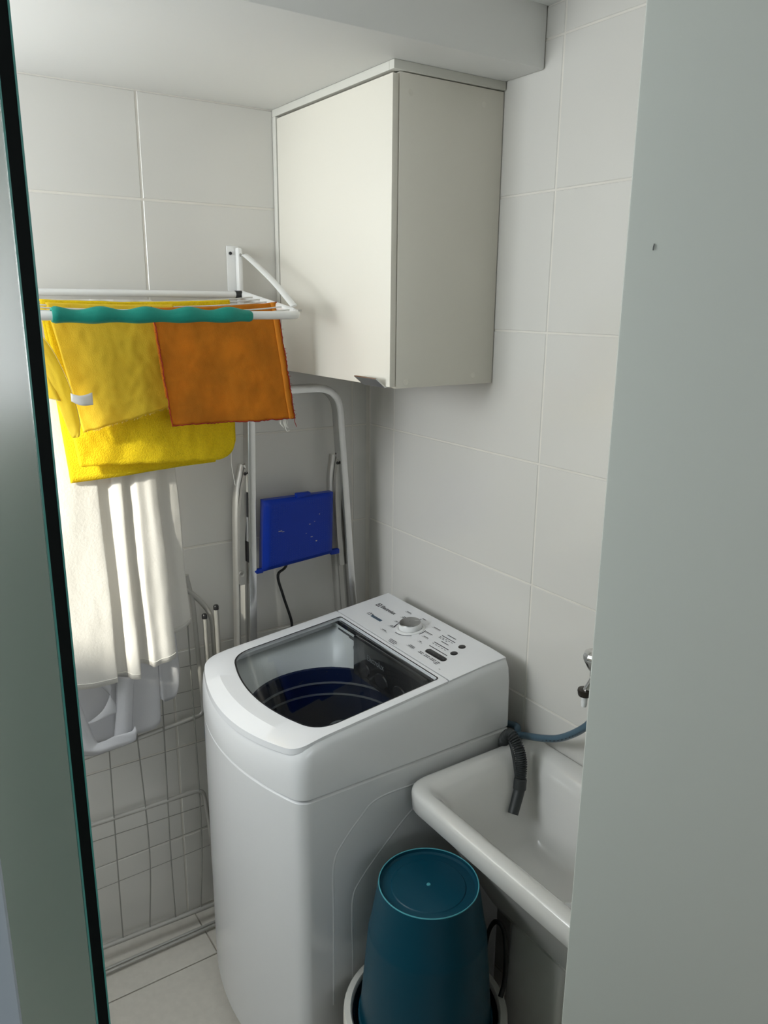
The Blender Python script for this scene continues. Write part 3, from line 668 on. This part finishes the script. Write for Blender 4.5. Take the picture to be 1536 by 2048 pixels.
la.add([c2_ + PV*a*s_ + PU*b*s_ for a, b in ((-.74, -.05), (-.1, .62), (.0, .25), (.74, .10), (.1, -.08), (-.05, -.66), (-.16, -.16))], [(0, 1, 2), (0, 2, 6), (2, 3, 4), (6, 2, 4), (6, 4, 5)]); wbuild(la, 'logo_mark', 'print_dark', cpanel)
letter('13', -.166, -.245, .017, 'print_dark', 'capacity_lettering'); letter('kg', -.160, -.2635, .0085, 'print_dark', 'capacity_lettering')
pb_ = MB(); bar(pb_, -.163, -.270, .050, .010); wbuild(pb_, 'blue_badge', 'print_blue', cpanel)
pb_ = MB(); bar(pb_, -.163, -.278, .030, .0025, .0031); wbuild(pb_, 'badge_lettering', 'print_grey', cpanel)
# knob
kc = Vector((-.128, -.412, zlin(-.128)+.0022))
def lathe_p(prof, c, n=40):
    mb = MB(); rings = [[c + (PV*math.cos(2*PI*j/n) + PU*math.sin(2*PI*j/n))*r + PN*h for j in range(n)] for r, h in prof]; return mb.loft(rings, True)
dial = lathe_p([(.041, .0002), (.0405, .0016), (.036, .0030), (.034, .0032)], kc); dialo = wbuild(dial, 'dial_base', 'white_plastic', cpanel)
kn = lathe_p([(.033, .003), (.0325, .010), (.0305, .0175), (.0300, .018)], kc); kno = wbuild(kn, 'knob', 'white_plastic', wm)
kcap = lathe_p([(.0302, .0178), (.0292, .0200), (.026, .0208), (.001, .0212)], kc); wbuild(kcap, 'knob_cap', 'silver', kno)
mk = MB(); p = kc + PN*.0212; dv = (PV*.55 + PU*.83).normalized(); dp = dv.cross(PN)
mk.add([p+dv*.013-dp*.0009, p+dv*.026-dp*.0009, p+dv*.026+dp*.0009, p+dv*.013+dp*.0009], [(0, 1, 2, 3)]); 
for v in mk.v: v += PN*.0002
wbuild(mk, 'pointer', 'white_plastic', kno)
for a0, a1, r0, r1 in ((-5, 28, .0445, .0475), (-100, -32, .0445, .0470), (188, 222, .0445, .0480)):
    K = 14; pts = [math.radians(a0+(a1-a0)*i/K) for i in range(K+1)]
    arc = MB(); arc.loft([[kc + (PV*math.cos(t)+PU*math.sin(t))*r + PN*.0006 for t in pts] for r in (r0, r1)], False); wbuild(arc, 'dial_arc', 'print_dark', cpanel)
# programme lettering too small to read: fine lines and bars
ln = MB(); tx = MB()
for px, py, L, bl_ in ((813, 1222, .030, .020), (803, 1233, .018, .022), (790, 1241, .016, .016), (778, 1250, .020, .018), (763, 1257, .034, .020), (866, 1253, .036, .030), (850, 1262, .032, .030), (846, 1271, .028, .020), (837, 1281, .022, .010), (815, 1289, .030, .026)):
    p = deck_px(px, py); bar(ln, p.x-.004, p.y, L, .0008); bar(tx, p.x, p.y-.004, bl_, .0028)
    if py in (1233, 1250, 1289): bar(tx, p.x+.0045, p.y-.006, bl_*.8, .0026)
p = deck_px(843, 1238); bar(tx, p.x+.004, p.y, .016, .003); bar(tx, p.x-.003, p.y+.001, .003, .004)
p = deck_px(786, 1278)
for k, L in enumerate((.030, .034, .028)): bar(tx, p.x-.004-.0052*k, p.y+.006-.003*k, L, .0026)
p = deck_px(838, 1299)
for k in range(4):
    for r_ in range(2 if k < 3 else 3): bar(tx, -.186-.005*r_, -.535-.0245*k+.001*r_, (.017, .020, .021, .012)[k], .0026)
p = deck_px(866, 1336); bar(tx, -.205, -.640, .006, .002)
wbuild(ln, 'programme_lines', 'print_grey', cpanel)['kind'] = 'stuff'
for px, py, L in ((884, 1271, .057), (869, 1284, .060), (859, 1291, .075)):
    p = deck_px(px, py); bb = MB(); bar(bb, p.x, p.y, L, .0026); wbuild(bb, 'indicator_bar', 'print_dark', cpanel)
p = deck_px(893, 1271); bar(tx, p.x+.004, p.y, .036, .003)
p = deck_px(880, 1284); bar(tx, p.x+.005, p.y, .030, .003)
for k in range(5): bar(tx, deck_px(884, 1271).x-.007-.0*k, deck_px(884, 1271).y-.0005-.0118*k, .007, .0022)
for k in range(3): bar(tx, deck_px(884, 1271).x-.0125, deck_px(884, 1271).y-.002-.014*k, .009, .0022)
for k in range(5): bar(tx, deck_px(869, 1284).x-.007, deck_px(869, 1284).y-.001-.0125*k, .006, .0022)
wbuild(tx, 'programme_lettering', 'print_grey', cpanel)['kind'] = 'stuff'
for bx, by in ((908, 1307), (924, 1294)):
    c = deck_px(bx, by); c = Vector((c.x, c.y, zlin(c.x)+.0022)); bt_ = lathe_p([(.0098, 0), (.0096, .0012), (.0085, .0016), (.0003, .0014)], c, 24); bo = wbuild(bt_, 'button', 'black', cpanel)
    dm = lathe_p([(.002, .0017), (.0003, .0018)], c, 8); wbuild(dm, 'button_icon', 'print_grey', bo) if False else None
c = (deck_px(855, 1302) + deck_px(889, 1319))*.5
pill = []
for j in range(24):
    t = 2*PI*j/24; pill.append((.030*(1 if math.cos(t) > 0 else -1) + .0095*math.cos(t), .0095*math.sin(t)))
cc = Vector((c.x, c.y, zlin(c.x)+.0022)); pm_ = MB(); pm_.loft([[cc + PV*a*s2 + PU*b*s2 + PN*hh for a, b in pill] for s2, hh in ((1, 0), (.99, .0012), (.95, .0016))], True, False, True)
wbuild(pm_, 'button_pad', 'black', cpanel)
ic = MB()
for k in range(4): bar(ic, c.x, c.y+.030-.0195*k, .004, .0022, .0042)
wbuild(ic, 'button_icons', 'print_grey', cpanel)['kind'] = 'stuff'
# lid frame
L0 = outline(-.2235, -.172, -.704, -.634, .058, .034, .004); L1 = outline(-.224, -.173, -.703, -.633, .057, .034, .004)
L2 = outline(-.2255, -.185, -.696, -.604, .054, .045, .004); L3 = outline(-.234, -.214, -.680, -.566, .050, .050, .010); L4 = outline(-.236, -.216, -.678, -.564, .050, .050, .010)
crown = lambda p: .010*max(0, (-.56-p.x)/.13)*max(0, 1-((p.y-YC)/.28)**2)
lid = MB(); lid.loft([ring(L0, lambda p: zt(p.x)-.010+crown(p)), ring(L1, lambda p: zt(p.x)+.003+crown(p)), ring(L2, lambda p: zlin(p.x)+.0050), ring(L3, lambda p: zlin(p.x)+.0040), ring(L4, lambda p: zlin(p.x)-.006)], True)
lido = wbuild(lid, 'lid', 'appliance_lid', None, 28)
gk = outline(-.2335, -.2135, -.6805, -.5665, .050, .050, .010); gk2 = outline(-.2365, -.2170, -.6770, -.5625, .050, .050, .010)
gm = MB(); gm.loft([ring(gk, lambda p: zlin(p.x)+.0042), ring(gk2, lambda p: zlin(p.x)+.0038)], True); wbuild(gm, 'gasket', 'black', lido)
lp = MB(); lp.add(ring(outline(-.236, -.2165, -.6775, -.563, .050, .050, .010), lambda p: zlin(p.x)+.0015), [list(range(len(L4)))]); wbuild(lp, 'lid_glass', 'lid_glass', lido)
# inside: funnel, drum, dispenser, agitator
DC = Vector((-.405, -.445, 0)); DRr = .205
i0 = ring(outline(-.250, -.190, -.700, -.585, .055, .05, .02), lambda p: zlin(p.x)-.012)
i1 = ring(outline(-.245, -.180, -.705, -.590, .055, .05, .02), lambda p: zlin(p.x)-.028)
def to_circ(r, z, blend=1.0, src=i0):
    out = []
    for p in src:
        a = math.atan2(p.y-DC.y, p.x-DC.x); q = Vector((DC.x + r*math.cos(a), DC.y + r*math.sin(a), z)); out.append(Vector((p.x, p.y, p.z)).lerp(q, blend))
    return out
fun = MB(); fun.loft([i0, i1, to_circ(DRr+.012, .875, .55), to_circ(DRr+.008, .850, .95), to_circ(DRr+.004, .842)], True)
wbuild(fun, 'tub_cover', 'grey_tub', None, 60)
dr = MB().lathe([(DRr+.006, .845), (DRr, .842), (DRr-.003, .80), (DRr-.003, .62), (DRr-.02, .56), (.09, .545), (.001, .545)], DC, 56); wbuild(dr, 'drum', 'drum', None)
for zz in (.800, .765): wbuild(MB().lathe([(DRr-.002, zz-.004), (DRr-.008, zz), (DRr-.002, zz+.004)], DC, 56), 'drum_rib', 'drum_ring', wm)
ag = MB().lathe([(.07, .546), (.065, .57), (.045, .60), (.038, .72), (.040, .775), (.036, .785), (.001, .788)], DC+Vector((.02, -.03, 0)), 32); ago = wbuild(ag, 'agitator', 'drum_ring', None)
wbuild(MB().lathe([(.025, .7862), (.020, .7905), (.018, .788)], DC+Vector((.02, -.03, 0)), 24), 'agitator_ring', 'print_grey', ago)
dp_ = MB().box((-.262, -.655, .842), (-.2475, -.328, .957), .004); dp_.box((-.2465, -.678, .90), (-.2385, -.220, .958), .002); dpo = wbuild(dp_, 'dispenser', 'disp', None)
for k in range(3):
    yy = -.385-.085*k; pr = [( .030*math.cos(t)*(1 if abs(math.cos(t)) > .2 else 1), .020*math.sin(t)) for t in [2*PI*j/20 for j in range(20)]]
    dd = MB().loft([[Vector((-.2625-e, yy + a*s2, .878 + b*s2)) for a, b in pr] for e, s2 in ((0, 1), (.003, .9))], True, False, True); wbuild(dd, 'dispenser_cup', 'disp_shape', dpo)
wbuild(MB().box((-.2632, -.620, .846), (-.2622, -.335, .856)), 'dispenser_edge', 'disp_shape', dpo)
p = MB().box((-.2398, -.435, .9395), (-.2386, -.385, .9420)); wbuild(p, 'filter_lettering', 'print_white', dpo)
dl = MB(); me = text_mesh('Electrolux', .026); dl.add([Vector((-.2627, -.400 - v.co.x*.75, .912 + v.co.y*.9)) for v in me.vertices], [list(q.vertices) for q in me.polygons]); D.meshes.remove(me); wbuild(dl, 'dispenser_lettering', 'print_dim', dpo)
# sticker remains on the front, left
def front_pt(y, z, h=.0006):
    t = (y-YC)/.2835; return Vector((-.635-.060*(1-t*t)-h, y, z))
sk = MB(); sk.add([front_pt(-.208+.012*math.cos(t), .722+.028*math.sin(t)) for t in [2*PI*k/20 for k in range(20)]], [list(range(20))]); wbuild(sk, 'sticker', 'sticker', wbody)
rs = MB()
for k in range(9):
    y, z = -.215+random.uniform(-.012, .010), .62+.055*random.random(); rs.add([front_pt(y+random.uniform(.001, .004)*math.cos(t), z+random.uniform(.002, .006)*math.sin(t)) for t in [2*PI*j/7 for j in range(7)]], [list(range(7))])
wbuild(rs, 'sticker_residue', 'residue', wbody)

# ------------------------------------------------------------------ laundry tub
tub = thing('laundry_tub', 'white ceramic laundry tub on a pedestal against the right wall', 'laundry tub', (-.2, -1.08, 0))
TZ = .787; ty0, ty1 = -.768, -1.36; tx0, tx1 = -.004, -.398
def trect(xb, xf, yl, yr, rf, rb=.02):
    V3 = lambda x, y: Vector((x, y, 0))
    return (seg(V3(xb-rb, yl), V3(xf+rf, yl), 8) + corner(V3(xf+rf, yl), V3(xf, yl), V3(xf, yl-rf), 8) + seg(V3(xf, yl-rf), V3(xf, yr+rf), 10) + corner(V3(xf, yr+rf), V3(xf, yr), V3(xf+rf, yr), 8)
            + seg(V3(xf+rf, yr), V3(xb-rb, yr), 8) + corner(V3(xb-rb, yr), V3(xb, yr), V3(xb, yr+rb), 4) + seg(V3(xb, yr+rb), V3(xb, yl-rb), 10) + corner(V3(xb, yl-rb), V3(xb, yl), V3(xb-rb, yl), 4))
def R_(xb, xf, yl, yr, rf, z, rb=.02): return [Vector((p.x, p.y, z(p) if callable(z) else z)) for p in trect(xb, xf, yl, yr, rf, rb)]
basin = MB()
slope = lambda z0_: (lambda p: z0_)
rings = [R_(-.02, -.215, -.905, -1.26, .04, .455), R_(-.01, -.245, -.875, -1.29, .05, .50), R_(-.006, -.330, -.815, -1.335, .06, .66), R_(-.005, -.372, -.790, -1.35, .06, .728),
         R_(-.005, -.376, -.787, -1.352, .06, .733), R_(-.004, -.397, -.770, -1.36, .062, .737), R_(-.004, -.4005, -.7665, -1.362, .064, .741), R_(-.004, -.4020, -.7655, -1.362, .065, .776), R_(-.004, -.4000, -.7670, -1.362, .064, .7835), R_(-.004, -.3945, -.7715, -1.358, .061, .7875),
         R_(-.006, -.388, -.778, -1.354, .056, .7885), R_(-.012, -.3725, -.793, -1.346, .052, .7880), R_(-.030, -.367, -.799, -1.342, .051, .7845), R_(-.040, -.362, -.805, -1.338, .05, .781), R_(-.050, -.354, -.815, -1.332, .05, .773),
         R_(-.062, -.338, -.834, -1.318, .055, .745), R_(-.075, -.300, -.862, -1.300, .06, .640), R_(-.085, -.270, -.885, -1.285, .06, .590), R_(-.10, -.245, -.91, -1.26, .05, .575), R_(-.15, -.20, -1.0, -1.17, .02, .570, .01)]
basin.loft(rings, True, True, True)
basin.build('basin', 'ceramic', tub, 60)
ped = MB(); ped.loft([R_(-.03, -.235, -.925, -1.135, .03, .0), R_(-.03, -.240, -.920, -1.140, .03, .02), R_(-.03, -.225, -.940, -1.115, .03, .25), R_(-.03, -.212, -.935, -1.12, .03, .4545)], True, True, True)
ped.build('pedestal', 'ceramic', tub, 60)
MB().lathe([(.022, .5705), (.020, .573), (.012, .572), (.001, .571)], (-.175, -1.085, 0), 24).build('drain', 'chrome', tub)
# drain hose hooked over the rim
hp_ = sm([(-.032, -.744, .55), (-.032, -.746, .75), aY(1009, 1488, -.757), aY(1011, 1474, -.7780), aY(1022, 1469, -.800), aY(1036, 1492, -.825), aY(1043, 1525, -.84), aY(1041, 1560, -.85)], 8)
hm = MB(); fine = []
for i in range(len(hp_)-1): fine += [hp_[i].lerp(hp_[i+1], j/6) for j in range(6)]
L = 0; rr = []
for i, p in enumerate(fine):
    if i: L += (p-fine[i-1]).length
    rr.append(.0125 + .0017*math.sin(2*PI*L/.0052))
dh = thing('drain_hose', 'dark grey corrugated drain hose hooked over the corner of the laundry tub', 'hose', fine[-1])
hm.tube(fine, rr, 14).build('corrugated_hose', 'hose', dh, 60)
e0, e1, e2, e3 = aY(1041, 1556, -.849), aY(1039, 1578, -.853), aY(1036, 1590, -.856), aY(1026, 1628, -.868)
MB().tube([e0, e0.lerp(e1, .1), e1, e1.lerp(e0, .02)], [.0125, .0155, .0155, .0125], 16).build('coupling', 'hose', dh)
MB().tube([e1, e2, e3], [.0135, .0135, .0125], 16, True).build('hose_end', 'hose', dh)
saddle = MB().tube(sm([aY(1018, 1480, -.792), aY(1024, 1500, -.812), aY(1030, 1535, -.828), aY(1030, 1565, -.838)], 6), .006, 8, ry=.003); saddle.build('guide_clip', 'hose', dh)
ih = MB().tube(sm([(-.028, -.690, .790), (-.031, -.745, .806), aX(1034, 1469, -.036), aX(1048, 1471, -.040), aX(1080, 1476, -.050), aX(1115, 1477, -.060), aX(1145, 1468, -.068), aX(1172, 1453, -.072), aX(1200, 1430, -.07), (-.06, -1.08, .98), (-.045, -1.10, 1.02)], 8), .0088, 12)
iho = tag(ih.build('inlet_hose', 'hose_blue', None), 'slate blue water inlet hose curving along the right wall above the tub', 'hose')
pr_ = MB(); 
hpts = [aX(1065, 1474, -.0525), aX(1085, 1479, -.0605), aX(1115, 1481, -.0705), aX(1145, 1472, -.0785), aX(1162, 1463, -.0815)]
pth = sm(hpts, 8)
for k in range(0, len(pth)-2, 2):
    a, b = pth[k], pth[k].lerp(pth[k+1], .75); pr_.add([a+Vector((-.0009, 0, -.0018)), b+Vector((-.0009, 0, -.0018)), b+Vector((-.0009, 0, .0010)), a+Vector((-.0009, 0, .0010))], [(0, 1, 2, 3)])
pr_.build('printed_marking', 'print_dark', iho)
# faucet
fau = thing('faucet', 'chrome wall faucet with a white hose nozzle above the laundry tub', 'faucet', (-.001, -1.03, 1.10))
fy_ = -1.024
MB().lathe([(.0, -.001), (.026, -.001), (.026, -.006), (.012, -.012), (.012, -.06), (.0135, -.065), (.0135, -.086), (.010, -.092), (.0, -.093)], (0, fy_-.004, 1.068), 24, 'x').build('valve_body', 'chrome', fau)
MB().lathe([(.0085, 1.078), (.0090, 1.088), (.015, 1.098), (.0255, 1.119), (.0265, 1.127), (.0235, 1.133), (.015, 1.137), (.001, 1.138)], (-.088, fy_, 0), 10).build('handle', 'chrome', fau, 20)
MB().tube(sm([(-.085, fy_, 1.078), (-.088, fy_+.004, 1.062), (-.090, fy_+.012, 1.045), (-.091, fy_+.018, 1.034)], 6), .0085, 14).build('spout', 'chrome', fau)
cn = Vector((-.091, fy_+.018, 0))
MB().lathe([(.006, 1.042), (.0155, 1.041), (.0165, 1.037), (.0155, 1.034), (.0150, 1.029), (.0135, 1.026), (.004, 1.026)], cn, 24).build('collar', 'bronze', fau)
MB().lathe([(.0075, 1.027), (.0065, 1.020), (.0070, 1.019), (.0060, 1.012), (.0066, 1.011), (.0056, 1.000), (.0035, 1.0)], cn, 18).build('hose_nozzle', 'nozzle', fau)

# ------------------------------------------------------------------ bin with the bucket turned over on it
BC = Vector((-.449, -.9345, 0)); ZR = .335
binn = thing('trash_bin', 'round bin with a white rim ring and black bag under the teal bucket', 'bin', BC)
MB().lathe([(.13, .0), (.145, .003), (.150, .02), (.160, .285), (.160, .300)], BC, 48).build('body', 'bin_ring', binn)
MB().lathe([(.1610, .296), (.178, .298), (.1815, .306), (.181, .334), (.178, .3385), (.166, .3385), (.1625, .334), (.1605, .312)], BC, 64).build('rim_ring', 'bin_ring', binn)
def bag(u, v):
    a = 2*PI*u; r = .1760 + .003*nz(math.cos(a)*6, math.sin(a)*6) + .004*v*(.5+.5*math.sin(a*9))
    r += .034*v*max(0, math.cos(a-3.0))**6
    return BC + Vector((r*math.cos(a), r*math.sin(a), .305 - .16*v + .012*nz(math.cos(a)*5, math.sin(a)*5, v)))
MB().grid(bag, 90, 14).build('bag_skirt', 'black_bag', binn, 60)
inn = MB().lathe([(.1600, .333), (.155, .322), (.1475, .318), (.10, .316), (.001, .314)], BC, 48)
inn.build('bag_liner', 'black_bag', binn, 60)
bk = thing('bucket', 'dark teal plastic bucket turned upside down on the bin', 'bucket', BC + Vector((0, 0, .319)))
zb = .664
pf = [(.1485, .3195), (.1490, .323), (.1485, .330), (.1455, .331), (.1440, .345), (.1275, .545), (.1262, .552), (.1235, .560), (.1090, zb-.016), (.1075, zb-.006), (.1062, zb)]
MB().lathe(pf, BC, 72).build('wall', 'bucket', bk, 30)
MB().lathe([(.1062, zb), (.1040, zb-.0005), (.1030, zb-.007), (.098, zb-.010), (.080, zb-.0105), (.078, zb-.009), (.006, zb-.008), (.0005, zb-.008)], BC, 72).build('base', 'bucket', bk, 25)
MB().lathe([(.1068, zb-.0012), (.1062, zb+.0006), (.1046, zb+.0004), (.1040, zb-.0008)], BC, 72).build('foot_edge', 'bucket_edge', bk)
MB().lathe([(.0045, zb-.0085), (.004, zb-.0062), (.0005, zb-.0058)], BC, 14).build('moulding_stub', 'bucket_edge', bk)
ea = math.radians(-8)
ec = BC + Vector((math.cos(ea)*.150, math.sin(ea)*.150, 0))
hh = MB().tube(sm([ec + Vector((.002, .016, .345)), ec + Vector((.012, .012, .40)), ec + Vector((.016, .004, .47)), ec + Vector((.020, -.014, .505)), ec + Vector((.026, -.034, .49)), ec + Vector((.026, -.044, .43)), ec + Vector((.020, -.050, .37)), ec + Vector((.004, -.056, .342))], 6), .0055, 10, ry=.003); hh.build('handle', 'black', bk)
